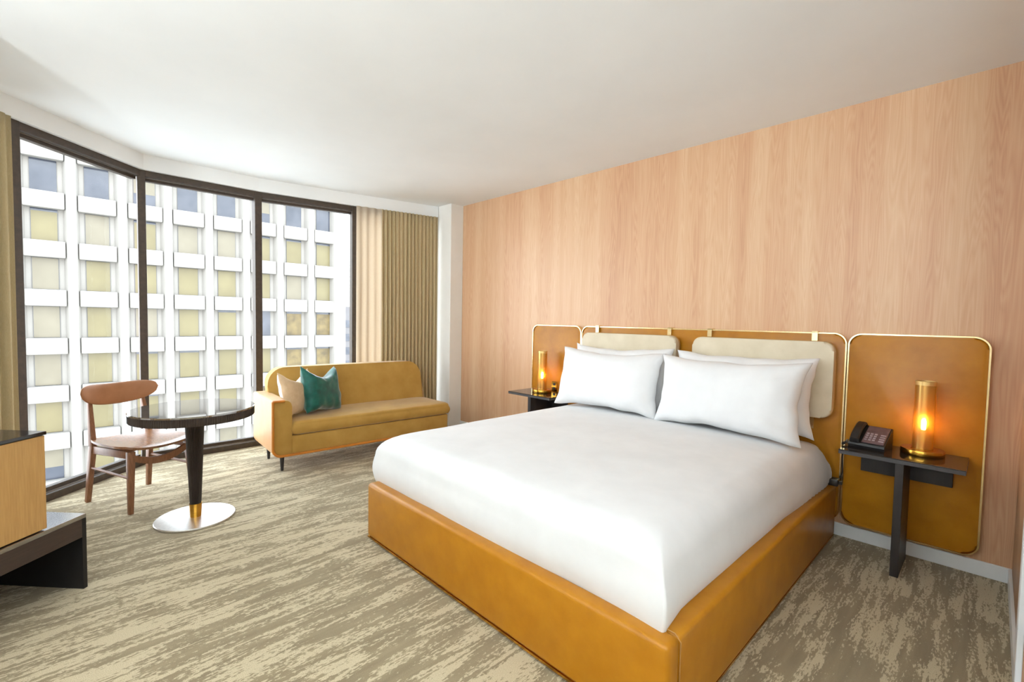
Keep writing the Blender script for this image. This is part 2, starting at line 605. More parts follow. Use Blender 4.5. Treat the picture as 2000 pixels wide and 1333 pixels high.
# right wall with a doorway
DY0, DY1, DH = -1.24, -2.14, 2.10
wr = setting('wall_right', (XR, 0, 0))
obj('panel', bx(0, 0.1, DY0, 0.0, 0, H), M['veneer_side'], wr)
obj('panel', bx(0, 0.1, DY1, DY0, DH, H), M['veneer_side'], wr)
obj('panel', bx(0, 0.1, HALL_Y, DY1, 0, H), M['veneer_side'], wr)
dr = setting('door_1', (XR, DY0, 0))
obj('leaf', bx(0.04, 0.08, DY1 - DY0, 0, 0.01, DH), M['trim_paint'], dr)
obj('casing', bx(-0.018, 0.0, -0.005, 0.075, 0, DH + 0.075, bev=0.003), M['trim_paint'], dr)
obj('casing', bx(-0.018, 0.0, DY1 - DY0 - 0.075, DY1 - DY0 + 0.005, 0, DH + 0.075, bev=0.003), M['trim_paint'], dr)
obj('casing', bx(-0.018, 0.0, DY1 - DY0 + 0.005, -0.005, DH, DH + 0.075, bev=0.003), M['trim_paint'], dr)
hb = tube([(0.04, -0.82, 1.0), (-0.03, -0.82, 1.0), (-0.035, -0.80, 1.0), (-0.035, -0.70, 1.0)], 0.009, 10)
obj('door_handle', hb, M['steel'], dr, True)
struct('wall_hall', bx(XR + 0.1, HALL_X + 0.1, HALL_Y, HALL_Y + 0.1, 0, H), M['white_paint'])
struct('wall_entry', bx(HALL_X, HALL_X + 0.1, BACK_Y, HALL_Y, 0, H), M['white_paint'])
struct('wall_back', bx(TV1[0] - 0.2, HALL_X + 0.1, BACK_Y - 0.1, BACK_Y, 0, H), M['white_paint'])


def wall_seg(name, a, b, th, mat, z0=0, z1=H):
    a, b = Vector(a), Vector(b)
    t = (b - a).normalized()
    n = Vector((-t.y, t.x)) * th
    return struct(name, prism(bmesh.new(), [tuple(a), tuple(b), tuple(b + n), tuple(a + n)], z0, z1), mat)


wall_seg('wall_television', TV1, TV0, 0.1, M['white_paint'])
wall_seg('wall_return', TV0, WIN[0], 0.1, M['white_paint'])

# baseboards
BH = 0.084
struct('baseboard_head', bx(XL, XR, -0.014, 0, 0, BH, bev=0.003), M['trim_paint'])
struct('baseboard_right', bx(XR - 0.014, XR, DY0 + 0.075, -0.014, 0, BH, bev=0.003), M['trim_paint'])
struct('baseboard_column', bx(-5.05, XL - 0.0, -0.202, -0.19, 0, BH, bev=0.003), M['trim_paint'])

# valance box above the windows
VZ = 2.695
vin = inset(WIN, 0.035)
bm = bmesh.new()
prism(bm, vin + WOUT[::-1], VZ, H)
struct('trim_1', bm, M['ceiling_paint'])

# ------------------------------------------------------------------ windows
WB = 0.055    # bottom rail height


def window(n, a, b, mull_a, mull_b):
    a, b = Vector(a), Vector(b)
    L = (b - a).length
    ang = math.atan2(b.y - a.y, b.x - a.x)
    e = setting('window_%d' % n, (a.x, a.y, 0))
    e.rotation_euler = (0, 0, ang)
    # local: x along the window, +y towards outside (left of the walking direction)
    obj('bottom_rail', bx(0, L, 0.0, 0.10, 0.0, WB, bev=0.003), M['bronze'], e)
    obj('seal_strip', bx(0, L, 0.036, 0.044, WB, WB + 0.006), M['seal'], e)
    obj('bottom_rail', bx(0, L, 0.05, 0.10, WB, WB + 0.035, bev=0.003), M['bronze'], e)
    obj('head_rail', bx(0, L, 0.0, 0.10, VZ - 0.055, VZ, bev=0.003), M['bronze'], e)
    obj('seal_strip', bx(0, L, 0.04, 0.046, VZ - 0.06, VZ - 0.055), M['seal'], e)
    obj('head_rail', bx(0, L, 0.05, 0.10, VZ - 0.085, VZ - 0.055, bev=0.003), M['bronze'], e)
    obj('pane', bx(0.02, L - 0.02, 0.072, 0.078, WB + 0.03, VZ - 0.08), M['glass'], e)
    if mull_a:
        obj('mullion', bx(-mull_a, mull_a, -0.005, 0.105 if n != 2 else 0.07, 0.0, VZ, bev=0.004), M['bronze'], e)
    if mull_b:
        obj('mullion', bx(L - mull_b, L + mull_b, -0.005, 0.105, 0.0, VZ, bev=0.004), M['bronze'], e)
    return e


window(1, WIN[1], WIN[2], 0.034, 0)
window(2, WIN[2], WIN[3], 0.030, 0.034)
window(3, WIN[3], WIN[4], 0, 0.034)
window(4, WIN[4], WIN[5], 0, 0.034)
window(5, WIN[0], WIN[1], 0.034, 0)

# ------------------------------------------------------------------ added fill lights, unseen above and behind the camera
for i, ((lx, ly), sx, sy, pw) in enumerate(FILL_PANELS):
    t = thing('ceiling_light', ['square white ceiling light panel behind the bed area', 'long white ceiling light panel in the entry hall'][i], 'ceiling light', (lx, ly, H), group='entry ceiling lights')
    bm = bmesh.new()
    for s in (-1, 1):
        box(bm, s * sx / 2 - 0.02, s * sx / 2 + 0.02, -sy / 2 - 0.02, sy / 2 + 0.02, -0.03, 0)
        box(bm, -sx / 2 + 0.02, sx / 2 - 0.02, s * sy / 2 - 0.02, s * sy / 2 + 0.02, -0.03, 0)
    obj('frame', bm, M['trim_paint'], t)
    obj('diffuser', bx(-sx / 2 + 0.02, sx / 2 - 0.02, -sy / 2 + 0.02, sy / 2 - 0.02, -0.015, -0.002), M['diffuser'], t)
    ld = bpy.data.lights.new('ceiling_panel_light', 'AREA')
    ld.shape = 'RECTANGLE'
    ld.size, ld.size_y = sx, sy
    ld.energy = pw
    ld.color = FILL_COLOR
    lo = bpy.data.objects.new('ceiling_panel_light', ld)
    link(lo, t)
    lo.location = (0, 0, -0.04)

for i, ((lx, ly), lz, pw) in enumerate(FILL_GLOBES):  # globes added out of view to fill the room with light
    t = thing('floor_lamp', ['opal globe floor lamp by the television wall', 'opal globe floor lamp in the entry corner'][i], 'lamp', (lx, ly, 0), group='globe floor lamps')
    obj('base', lathe([(0.0, 0.0), (0.15, 0.0), (0.15, 0.02), (0.02, 0.03), (0.0, 0.03)], 32), M['brass_dark'], t, True)
    obj('pole', tube([(0, 0, 0.03), (0, 0, lz - 0.19)], 0.012, 12), M['brass_dark'], t, True)
    bm = bmesh.new()
    bmesh.ops.create_uvsphere(bm, u_segments=32, v_segments=16, radius=0.2)
    bmesh.ops.translate(bm, verts=bm.verts[:], vec=(0, 0, lz))
    g = obj('globe', bm, M['opal'], t, 'all')
    ld = bpy.data.lights.new('globe_light', 'POINT')
    ld.energy = pw
    ld.color = FILL_COLOR
    ld.shadow_soft_size = 0.21
    lo = bpy.data.objects.new('globe_light', ld)
    link(lo, t)
    lo.location = (0, 0, lz)

for i, (lc, pw) in enumerate(FILL_UPLIGHTS):  # uplighters added on the unseen back wall to lift the ceiling
    t = thing('wall_uplighter', ['white wall uplighter nearer the television wall', 'white wall uplighter nearer the entry hall'][i], 'wall lamp', lc, group='wall uplighters')
    bm = bmesh.new()
    a = [(-0.2, 0.0), (0.2, 0.0), (0.2, 0.17), (-0.2, 0.17)]
    for (q0, q1) in (((-0.2, 0.2, -0.03, -0.015), 0), ((-0.2, 0.2, 0.155, 0.17), 0)):
        box(bm, q0[0], q0[1], q0[2], q0[3], -0.12, 0.0)
    for x0_ in (-0.2, 0.185):
        box(bm, x0_, x0_ + 0.015, -0.015, 0.155, -0.12, 0.0)
    box(bm, -0.185, 0.185, -0.015, 0.155, -0.12, -0.105)
    obj('bowl', bm, M['trim_paint'], t)
    ld = bpy.data.lights.new('uplight', 'AREA')
    ld.shape = 'RECTANGLE'
    ld.size, ld.size_y = 0.34, 0.14
    ld.energy = pw
    ld.color = FILL_COLOR
    lo = bpy.data.objects.new('uplight', ld)
    link(lo, t)
    lo.location = (0, 0.075, 0.01)
    lo.rotation_euler = Vector((-0.15, 0.55, 0.8)).to_track_quat('-Z', 'Y').to_euler()

# ------------------------------------------------------------------ headboard
HX = [-3.474, -2.817, -0.663, -0.005]
HZ0, HZ1 = 0.105, 1.352
PY0, PY1 = -0.045, -0.008
hbt = thing('headboard', 'cognac leather wall headboard in three brass-rimmed panels behind the bed', 'headboard', ((HX[1] + HX[2]) / 2, 0, 0))
ox = (HX[1] + HX[2]) / 2
for i in range(3):
    a, b = HX[i] - ox + 0.003, HX[i + 1] - ox - 0.003
    p = obj('panel', slab(rrect(a + 0.009, b - 0.009, HZ0 + 0.009, HZ1 - 0.009, 0.065), PY0, PY1, 0.012, 3), M['leather'], hbt, True)
    o1, o2 = rrect(a, b, HZ0, HZ1, 0.074, 10), rrect(a + 0.008, b - 0.008, HZ0 + 0.008, HZ1 - 0.008, 0.066, 10)
    bm = bmesh.new()
    rings = []
    for out, y in ((o1, -0.001), (o1, PY0 - 0.006), (o2, PY0 - 0.006), (o2, -0.001)):
        rings.append([bm.verts.new((x, y, z)) for x, z in out])
    for k in range(4):
        A, B = rings[k], rings[(k + 1) % 4]
        for j in range(len(A)):
            bm.faces.new((A[j], A[(j + 1) % len(A)], B[(j + 1) % len(A)], B[j]))
    obj('brass_rim', bm, M['brass'], p, True)
for (a, b) in ((-2.735, -1.79), (-1.655, -0.715)):
    a -= ox
    b -= ox
    c_ = obj('cushion', slab(rrect(a, b, 0.79, 1.292, 0.062), -0.145, -0.085, 0.016, 4), M['beige_leather'], hbt, True)
    tag(c_, 'cream leather backrest pad hung on brass straps')
    bk = obj('backing', slab(rrect(a + 0.004, b - 0.004, 0.794, 1.288, 0.06), -0.085, -0.062, 0.004, 2), M['piping'], c_, True)
    bm = tube([(x, -0.090, z) for x, z in rrect(a, b, 0.79, 1.292, 0.062)], 0.004, 6, closed=True)
    obj('piping', bm, M['piping'], c_, True)
for sx in (-2.622, -1.893, -1.557, -0.846):
    bm = bmesh.new()
    box(bm, sx - ox - 0.017, sx - ox + 0.017, -0.063, -0.054, 0.70, 1.356)
    box(bm, sx - ox - 0.017, sx - ox + 0.017, -0.063, -0.002, 1.352, 1.359)
    obj('strap', bm, M['brass'], hbt)

# power outlet on the left leather panel
t = thing('power_outlet', 'small brass power outlet on the leather panel beside the left pillow', 'outlet', (-3.148, PY0, 0.72))
obj('plate', slab(rrect(-0.035, 0.035, -0.05, 0.05, 0.006), -0.008, 0.0, 0.002, 2), M['brass_dark'], t)
for dz in (-0.02, 0.022):
    obj('socket', slab(rrect(-0.015, 0.015, dz - 0.013, dz + 0.013, 0.006), -0.011, -0.006, 0.001, 1), M['phone_black'], t)

# ------------------------------------------------------------------ bed
BX0, BX1, BYF, BZ = -2.705, -0.68, -2.35, 0.36
bcx = (BX0 + BX1) / 2
bed = thing('bed', 'king platform bed with cognac leather rails under white bedding', 'bed', (bcx, 0, 0))
hw = (BX1 - BX0) / 2
TH = 0.085
obj('foot_rail', bx(-hw, hw, BYF, BYF + TH, 0.022, BZ, bev=0.022, seg=4), M['leather'], bed, True)
for s in (-1, 1):
    x0, x1 = (hw - TH, hw) if s > 0 else (-hw, -hw + TH)
    obj('side_rail', bx(x0, x1, BYF + TH - 0.004, -0.07, 0.022, BZ, bev=0.018, seg=4), M['leather'], bed, True)
    obj('corner_seam', tube([(s * (hw + 0.0005), BYF + TH, 0.04), (s * (hw + 0.0005), BYF + TH, BZ - 0.02), (s * (hw - 0.02), BYF + TH, BZ + 0.0005), (s * (hw - TH), BYF + TH, BZ + 0.0005)], 0.0022, 6), M['piping'], bed, True)
obj('slat_base', bx(-hw + TH, hw - TH, BYF + TH, -0.075, 0.20, 0.29), M['black_stain'], bed)
obj('plinth', bx(-hw + 0.06, hw - 0.06, BYF + 0.06, -0.08, 0.0, 0.03), M['black_stain'], bed)
rim = bmesh.new()
box(rim, -hw + 0.004, hw - 0.004, BYF + 0.003, BYF + 0.012, 0.014, 0.024)
box(rim, hw - 0.012, hw - 0.003, BYF + 0.012, -0.07, 0.014, 0.024)
box(rim, -hw + 0.003, -hw + 0.012, BYF + 0.012, -0.07, 0.014, 0.024)
obj('brass_edge', rim, M['brass_dark'], bed)


def rr_ring(x0, x1, y0, y1, r, n=10, ne=40):
    """dense rounded rectangle ring in x,y (counter-clockwise), equal counts for any size"""
    r = min(r, (x1 - x0) / 2 - 1e-4, (y1 - y0) / 2 - 1e-4)
    out = []
    cor = [(x1 - r, y0 + r, -0.5 * PI), (x1 - r, y1 - r, 0), (x0 + r, y1 - r, 0.5 * PI), (x0 + r, y0 + r, PI)]
    for k in range(4):
        cx, cy, a0 = cor[k]
        for i in range(n + 1):
            a = a0 + 0.5 * PI * i / n
            out.append((cx + r * math.cos(a), cy + r * math.sin(a)))
        nx, ny, na = cor[(k + 1) % 4]
        p = out[-1]
        q = (nx + r * math.cos(na), ny + r * math.sin(na))
        for i in range(1, ne):
            out.append((p[0] + (q[0] - p[0]) * i / ne, p[1] + (q[1] - p[1]) * i / ne))
    return out


def soft_slab(x0, x1, y0, y1, z0, z1, r, rc, fn=None, ne=48, puff=0.02):
    bm = bmesh.new()
    prof = [(0.03, z0 + 0.0), (0.0, z0 + 0.012)]
    ns = 7
    for i in range(1, ns):
        prof.append((0.0 - 0.014 * math.sin(PI * i / ns), z0 + 0.012 + (z1 - r - z0 - 0.012) * i / ns))
    for i in range(9):
        a = 0.5 * PI * i / 8
        prof.append((r * (1 - math.cos(a)), z1 - r + r * math.sin(a)))
    hmin = min(x1 - x0, y1 - y0) / 2
    for i in range(1, 15):
        k = i / 14
        d = r + (hmin - r - 0.002) * k
        prof.append((d, z1 + puff * math.sin(0.5 * PI * min(1, k * 2.2))))
    rings = []
    for d, z in prof:
        ring = rr_ring(x0 + d, x1 - d, y0 + d, y1 - d, max(0.003, rc + max(d, 0) * 0.9), 8, ne)
        vs = []
        for x, y in ring:
            p = Vector((x, y, z))
            if fn: p = fn(p)
            vs.append(bm.verts.new(p))
        rings.append(vs)
    for A, B in zip(rings, rings[1:]):
        m = len(A)
        for i in range(m):
            bm.faces.new((A[i], A[(i + 1) % m], B[(i + 1) % m], B[i]))
    bm.faces.new(rings[-1])
    bm.faces.new(rings[0][::-1])
    return bm


mat_b = obj('mattress', soft_slab(BX0 + TH + 0.01, BX1 - TH - 0.01, BYF + TH + 0.02, -0.075, 0.29, 0.615, 0.05, 0.05, ne=20), M['sheet'], None, True)
tag(mat_b, 'mattress in white sheet, showing beneath the duvet at the head end', 'mattress')


def duvet_fn(p):
    x, y, z = p
    n1 = noise.noise(Vector((x * 1.7, y * 1.7, z * 2.2)))
    n2 = noise.noise(Vector((x * 5.0, y * 3.0, z * 5.0 + 9)))
    q = Vector(p)
    if z > 0.62:
        q.z += 0.010 * n1 + 0.004 * n2
        e = max(0.0, (y + 0.55) / 0.5)
    side = max(0.0, min(1.0, (0.62 - z) / 0.12)) if z < 0.62 else 0.0
    if side > 0:
        if x > -0.84:      # right flank
            hd = max(0.0, min(1.0, (y + 0.75) / 0.6))
            q.x += 0.030 * max(0.0, min(1.0, (y + 0.95) / 0.7)) * max(side, 0.3)
            q.x += side * (0.006 * n1 + 0.003 * n2 + 0.007 * hd * math.sin(y * 95 + 2 * n2))
        elif x < -2.6:
            q.x += side * (0.008 * n1 + 0.003 * n2)
        if y < -2.15:      # foot
            q.y += side * (0.010 * n1 + 0.004 * n2)
    if z < 0.40:
        q.z += 0.010 * noise.noise(Vector((x * 3.1, y * 3.1, 4.0)))
    # pulled corner fold at the foot right
    d = math.hypot(x + 0.752, y + 2.278)
    if d < 0.16 and z < 0.60:
        k = (1 - d / 0.16) * min(1, (0.60 - z) / 0.15)
        q.x += 0.018 * k
        q.y -= 0.010 * k
        q.z -= 0.012 * k * (1 if z < 0.42 else 0)
    return q


dv = obj('duvet', soft_slab(-2.745, -0.752, -2.278, -0.13, 0.325, 0.648, 0.13, 0.012, duvet_fn, ne=70), M['linen'], None, 'all')
tag(dv, 'smooth white duvet tucked over the bed into the leather rails', 'duvet')


def pillow_mesh(w_, h_, t_, seed, chop=0.0, nu=36, nv=24):
    bm = bmesh.new()
    top, bot = {}, {}
    for i in range(nu + 1):
        for j in range(nv + 1):
            u, v = -1 + 2 * i / nu, -1 + 2 * j / nv
            pin = 1 - 0.085 * (1 - v * v) * abs(u) ** 3
            piv = 1 - 0.14 * (1 - u * u) * abs(v) ** 3
            x, z = w_ / 2 * u * pin, h_ / 2 * v * piv
            e = max(0.0, (1 - u ** 4)) ** 0.55 * max(0.0, (1 - v ** 4)) ** 0.55
            nz = noise.noise(Vector((u * 1.6 + seed, v * 1.4, seed * 3.1)))
            nf = noise.noise(Vector((u * 5 + seed, v * 3.0, seed)))
            cr = noise.noise(Vector((math.atan2(v, u) * 4.0 + seed, seed, 0))) * max(0, abs(u * v)) * 0.4
            T = t_ / 2 * e * (1 + 0.18 * nz + 0.20 * nf * (abs(u) + abs(v)) / 2 + 0.45 * cr)
            hem = 0.004
            edge = i in (0, nu) or j in (0, nv)
            wob = 0.012 * noise.noise(Vector((u * 3 + seed, v * 3, 5.5)))
            x += wob
            z += wob
            z -= chop * (1 - u * u) ** 1.5 * ((v + 1) / 2) ** 3
            a = bm.verts.new((x, -T - hem, z))
            b = bm.verts.new((x, T + hem, z))
            top[i, j], bot[i, j] = a, b
    for i in range(nu):
        for j in range(nv):
            bm.faces.new((top[i, j], top[i + 1, j], top[i + 1, j + 1], top[i, j + 1]))
            bm.faces.new((bot[i, j], bot[i, j + 1], bot[i + 1, j + 1], bot[i + 1, j]))
    for i in range(nu):
        bm.faces.new((top[i, 0], bot[i, 0], bot[i + 1, 0], top[i + 1, 0]))
        bm.faces.new((top[i, nv], top[i + 1, nv], bot[i + 1, nv], bot[i, nv]))
    for j in range(nv):
        bm.faces.new((top[0, j], top[0, j + 1], bot[0, j + 1], bot[0, j]))
        bm.faces.new((top[nu, j], bot[nu, j], bot[nu, j + 1], top[nu, j + 1]))
    return bm


def pillow(x, y, z, w_, h_, t_, tilt, rz, roll, seed, label):
    o = obj('pillow', pillow_mesh(w_, h_, t_, seed), M['linen'], None, 'all')
    # stands on its long edge, leaning back
    R = Matrix.Rotation(rz, 4, 'Z') @ Matrix.Rotation(-tilt, 4, 'X') @ Matrix.Rotation(roll, 4, 'Y') @ Matrix.Translation((0, 0, h_ / 2))
    o.matrix_world = Matrix.Translation((x, y, z)) @ R
    return tag(o, label, 'pillow', 'white bed pillows')


pillow(-2.25, -0.285, 0.665, 0.97, 0.53, 0.16, 0.12, 0.0, 0.0, 1.3, 'white pillow standing against the left cream pad, behind the front pillow')
pillow(-1.25, -0.285, 0.665, 0.96, 0.53, 0.16, 0.12, 0.0, 0.0, 2.9, 'white pillow standing against the right cream pad, behind the front pillow')
pillow(-2.255, -0.49, 0.657, 0.99, 0.515, 0.21, 0.24, 0.03, 0.0, 5.1, 'front white pillow on the window side of the bed')
pillow(-1.275, -0.515, 0.657, 0.99, 0.515, 0.21, 0.22, -0.03, 0.0, 7.7, 'front white pillow on the telephone side of the bed')

# ------------------------------------------------------------------ night stands
NZ = 0.668


def nightstand(x0, x1, legx, label):
    cx = (x0 + x1) / 2
    t = thing('nightstand', label, 'nightstand', (cx, 0, 0), group='wall-fixed nightstands')
    obj('top', bx(x0 - cx, x1 - cx, -0.41, -0.052, NZ - 0.005, NZ, bev=0.001, seg=1), M['black_lacquer'], t)
    obj('edge_band', bx(x0 - cx, x1 - cx, -0.41, -0.052, NZ - 0.026, NZ - 0.0052, bev=0.001, seg=1), M['black_edge'], t)
    obj('apron', bx(x0 - cx + 0.06, x1 - cx - 0.06, -0.078, -0.052, NZ - 0.185, NZ - 0.027, bev=0.002), M['black_stain'], t)
    obj('leg', bx(legx - cx - 0.019, legx - cx + 0.019, -0.40, -0.079, 0.0, NZ - 0.027, bev=0.002), M['black_stain'], t)
    return t


nightstand(-0.617, -0.07, -0.335, 'black T-shaped nightstand holding the telephone, right of the bed')
nightstand(-3.46, -2.90, -3.17, 'black nightstand on the window side of the bed')


def lamp(x, y, label):
    t = thing('table_lamp', label, 'lamp', (x, y, NZ), group='brass cylinder lamps')
    b = obj('base', lathe([(0.0, 0.0), (0.097, 0.0), (0.099, 0.003), (0.099, 0.030), (0.097, 0.033), (0.058, 0.033), (0.056, 0.036), (0.0, 0.036)], 56), M['brass_dark'], t, True)
    obj('collar', lathe([(0.030, 0.036), (0.032, 0.038), (0.032, 0.050), (0.020, 0.052), (0.016, 0.075), (0.0, 0.075)], 32), M['brass_dark'], b, True)
    bm = bmesh.new()
    n = 48
    prof = [(0.047, 0.036), (0.047, 0.40), (0.0445, 0.40), (0.0445, 0.036)]
    rings = [[bm.verts.new((r * math.cos(2 * PI * i / n), r * math.sin(2 * PI * i / n), z)) for i in range(n)] for r, z in prof]
    for k in range(4):
        for i in range(n):
            bm.faces.new((rings[k][i], rings[k][(i + 1) % n], rings[(k + 1) % 4][(i + 1) % n], rings[(k + 1) % 4][i]))
    s = obj('shade', bm, M['amber'], t, True)
    tag(s, 'amber gold glass cylinder')
    obj('rim_cap', lathe([(0.0475, 0.400), (0.0475, 0.422), (0.043, 0.424), (0.043, 0.400)], 48), M['lamp_cap'], s, True)
    obj('bulb', lathe([(0.0, 0.075), (0.011, 0.076), (0.012, 0.14), (0.0, 0.141)], 20), M['bulb_glass'], t, True)
    obj('filament', lathe([(0.0, 0.141), (0.010, 0.143), (0.011, 0.19), (0.006, 0.205), (0.0, 0.207)], 20), M['bulb'], t, True)
    return t


lamp(-0.262, -0.165, 'lit amber glass cylinder lamp beside the telephone')
lamp(-3.185, -0.20, 'lit amber glass cylinder lamp on the nightstand near the window')

# ------------------------------------------------------------------ telephone
t = thing('telephone', 'black desk telephone with handset on the nightstand', 'telephone', (-0.498, -0.195, NZ), rz=-0.12)
t.scale = (0.9, 0.9, 0.9)
tl = Matrix.Rotation(0.62, 4, 'X')
bm = bmesh.new()
prof = [(-0.085, 0.0), (-0.095, 0.016), (-0.09, 0.03), (0.075, 0.128), (0.085, 0.122), (0.085, 0.0)]
a = [bm.verts.new((-0.10, y, z)) for y, z in prof]
b = [bm.verts.new((0.10, y, z)) for y, z in prof]
bm.faces.new(a); bm.faces.new(b[::-1])
for i in range(6):
    bm.faces.new((a[i], b[i], b[(i + 1) % 6], a[(i + 1) % 6]))
obj('body', bm, M['phone_black'], t)
sl = math.atan2(0.128 - 0.03, 0.165)
FM = Matrix.Translation((0.0, -0.0075, 0.079)) @ Matrix.Rotation(sl, 4, 'X')
fp = obj('faceplate', bx(-0.028, 0.092, -0.086, 0.088, 0.0, 0.007, bev=0.002, M=FM), M['phone_face'], t)
for r in range(4):
    for c_ in range(3):
        x, y = -0.012 + c_ * 0.022, -0.058 + r * 0.021
        obj('key', bx(x - 0.007, x + 0.007, y - 0.006, y + 0.006, 0.006, 0.010, M=FM), M['phone_key'], fp)
for r in range(4):
    x, y = 0.072, -0.058 + r * 0.021
    obj('key', bx(x - 0.014, x + 0.014, y - 0.005, y + 0.005, 0.006, 0.009, M=FM), M['phone_key'], fp)
obj('card', bx(-0.02, 0.084, 0.034, 0.078, 0.006, 0.008, M=FM), M['phone_face'], fp)
bm = bmesh.new()
HM = FM
pth = [(-0.064, -0.098, 0.004), (-0.064, -0.09, 0.026), (-0.064, -0.055, 0.036), (-0.064, 0.0, 0.040), (-0.064, 0.055, 0.036), (-0.064, 0.09, 0.026), (-0.064, 0.098, 0.004)]
prev = None
for (x, y, z) in pth:
    wv = [(x - 0.026, y, z - 0.010), (x + 0.026, y, z - 0.010), (x + 0.026, y, z), (x + 0.018, y, z + 0.006), (x - 0.018, y, z + 0.006), (x - 0.026, y, z)]
    ring = [bm.verts.new(HM @ Vector(p)) for p in wv]
    if prev:
        for k in range(6):
            bm.faces.new((prev[k], prev[(k + 1) % 6], ring[(k + 1) % 6], ring[k]))
    else:
        bm.faces.new(ring[::-1])
    prev = ring
bm.faces.new(prev)
obj('handset', bm, M['phone_black'], t, True)
# coiled cord, then a straight lead falling behind the nightstand edge
cp = []
for i in range(121):
    k = i / 120
    ax = Vector((-0.075 - 0.055 * k, -0.075 + 0.03 * math.sin(k * 5), 0.012 + 0.004 * math.sin(k * PI)))
    an = k * 2 * PI * 12
    cp.append(ax + Vector((0, math.cos(an), math.sin(an))) * 0.007)
obj('coiled_cord', tube(cp, 0.0028, 5), M['phone_black'], t, True)
pl = tag(obj('power_cable', tube([(-0.628, -0.10, NZ + 0.004), (-0.645, -0.11, 0.64), (-0.652, -0.10, 0.55), (-0.648, -0.095, 0.45), (-0.66, -0.09, 0.405)], 0.004, 6), M['phone_black'], None, True),
         'black cable hanging between the bed and the right nightstand', 'cable')
t = thing('power_adapter', 'small black power adapter at the head end of the bed rail', 'adapter', (-0.69, -0.115, BZ + 0.001))
obj('body', bx(-0.045, 0.03, -0.03, 0.03, 0, 0.045, bev=0.006), M['phone_black'], t, True)
obj('plug', bx(0.03, 0.048, -0.014, 0.014, 0.012, 0.034, bev=0.003), M['phone_black'], t)

# ------------------------------------------------------------------ sofa (local x = length towards the bed wall, local y = depth towards the window)
SA = math.radians(90 - 3.2)
sofa = thing('sofa', 'mustard velvet one-armed sofa with tan leather shell by the window', 'sofa', (-4.345, -2.40, 0), rz=SA)
SL = 1.83
# one-arm shell: arm end panel runs front to back with rounded top and bottom
arm_out = rrect(0.0, 0.165, 0.152, 0.648, (0.07, 0.02, 0.055, 0.012), 8)
obj('arm', slab(arm_out, 0.012, 0.66, 0.006, 2), M['sofa'], sofa, True)
sh = rrect(-0.006, 0.19, 0.146, 0.654, (0.075, 0.02, 0.02, 0.014), 8)
bm = bmesh.new()
# shell: thin leather skin over the outside and underside of the arm
path = [(0.12, 0.654), (0.0, 0.654)]
pts = [(0.10, 0.655), (0.02, 0.655)]
for i in range(7):
    a_ = 0.5 * PI + 0.5 * PI * i / 6
    pts.append((0.012 + 0.018 * math.cos(a_), 0.637 + 0.018 * math.sin(a_)))
for i in range(11):
    a_ = PI + 0.5 * PI * i / 10
    pts.append((0.074 + 0.08 * math.cos(a_), 0.226 + 0.08 * math.sin(a_)))
pts.append((SL - 0.02, 0.146))
inn = []
for i, p in enumerate(pts):
    a_ = Vector(pts[max(i - 1, 0)]); b_ = Vector(pts[min(i + 1, len(pts) - 1)])
    d_ = (b_ - a_).normalized()
    nrm = Vector((-d_.y, d_.x))
    inn.append((p[0] + nrm.x * 0.018, p[1] + nrm.y * 0.018))
A0 = [bm.verts.new((x, 0.0, z)) for x, z in pts]; A1 = [bm.verts.new((x, 0.665, z)) for x, z in pts]
B0 = [bm.verts.new((x, 0.0, z)) for x, z in inn]; B1 = [bm.verts.new((x, 0.665, z)) for x, z in inn]
m = len(pts)
for i in range(m - 1):
    bm.faces.new((A0[i], A0[i + 1], A1[i + 1], A1[i]))
    bm.faces.new((B0[i], B1[i], B1[i + 1], B0[i + 1]))
    bm.faces.new((A0[i], B0[i], B0[i + 1], A0[i + 1]))
    bm.faces.new((A1[i], A1[i + 1], B1[i + 1], B1[i]))
for i in (0, m - 1):
    bm.faces.new((A0[i], A1[i], B1[i], B0[i]))
s_ = tag(obj('shell', bm, M['sofa_shell'], sofa, True), 'tan leather outer shell')
obj('edge_trim', tube([((p[0] + q[0]) / 2, 0.0, (p[1] + q[1]) / 2) for p, q in zip(pts, inn)], 0.0115, 8), M['sofa_trim'], s_, True)
obj('base', bx(0.15, SL - 0.012, 0.012, 0.66, 0.158, 0.325, bev=0.012, seg=3), M['sofa'], sofa, True)


def seat_fn(p):
    q = Vector(p)
    if p.z > 0.42:
        q.z += 0.006 * noise.noise(Vector((p.x * 3, p.y * 3, 1)))
    return q


obj('seat_cushion', soft_slab(0.17, SL, 0.0, 0.62, 0.325, 0.452, 0.028, 0.03, seat_fn, ne=30, puff=0.008), M['sofa'], sofa, True)
# reclined back with big rounded top corners
out = []
bw0, bw1, bz0, bz1 = 0.10, SL - 0.055, 0.40, 0.885
out += [(bw0, bz0), (bw1 + 0.055, bz0)]
for i in range(11):
    a_ = 0.12 + (0.5 * PI - 0.12) * i / 10
    out.append((bw1 - 0.15 + 0.16 * math.cos(a_), bz1 - 0.16 + 0.16 * math.sin(a_)))
for i in range(11):
    a_ = 0.5 * PI + 0.5 * PI * i / 10
    out.append((bw0 + 0.17 + 0.17 * math.cos(a_), bz1 - 0.17 + 0.17 * math.sin(a_)))
bm = slab(out, 0.50, 0.63, 0.045, 5)
for v in bm.verts:
    v.co.y += (v.co.z - 0.40) * 0.22
obj('back', bm, M['sofa'], sofa, True)
for (lx, ly) in ((0.10, 0.09), (0.10, 0.55), (SL - 0.12, 0.09), (SL - 0.12, 0.55)):
    bm = lathe([(0.0, 0.0), (0.010, 0.0), (0.012, 0.002), (0.021, 0.15), (0.0, 0.15)], 18, lx, ly)
    obj('leg', bm, M['black_stain'], sofa, True)


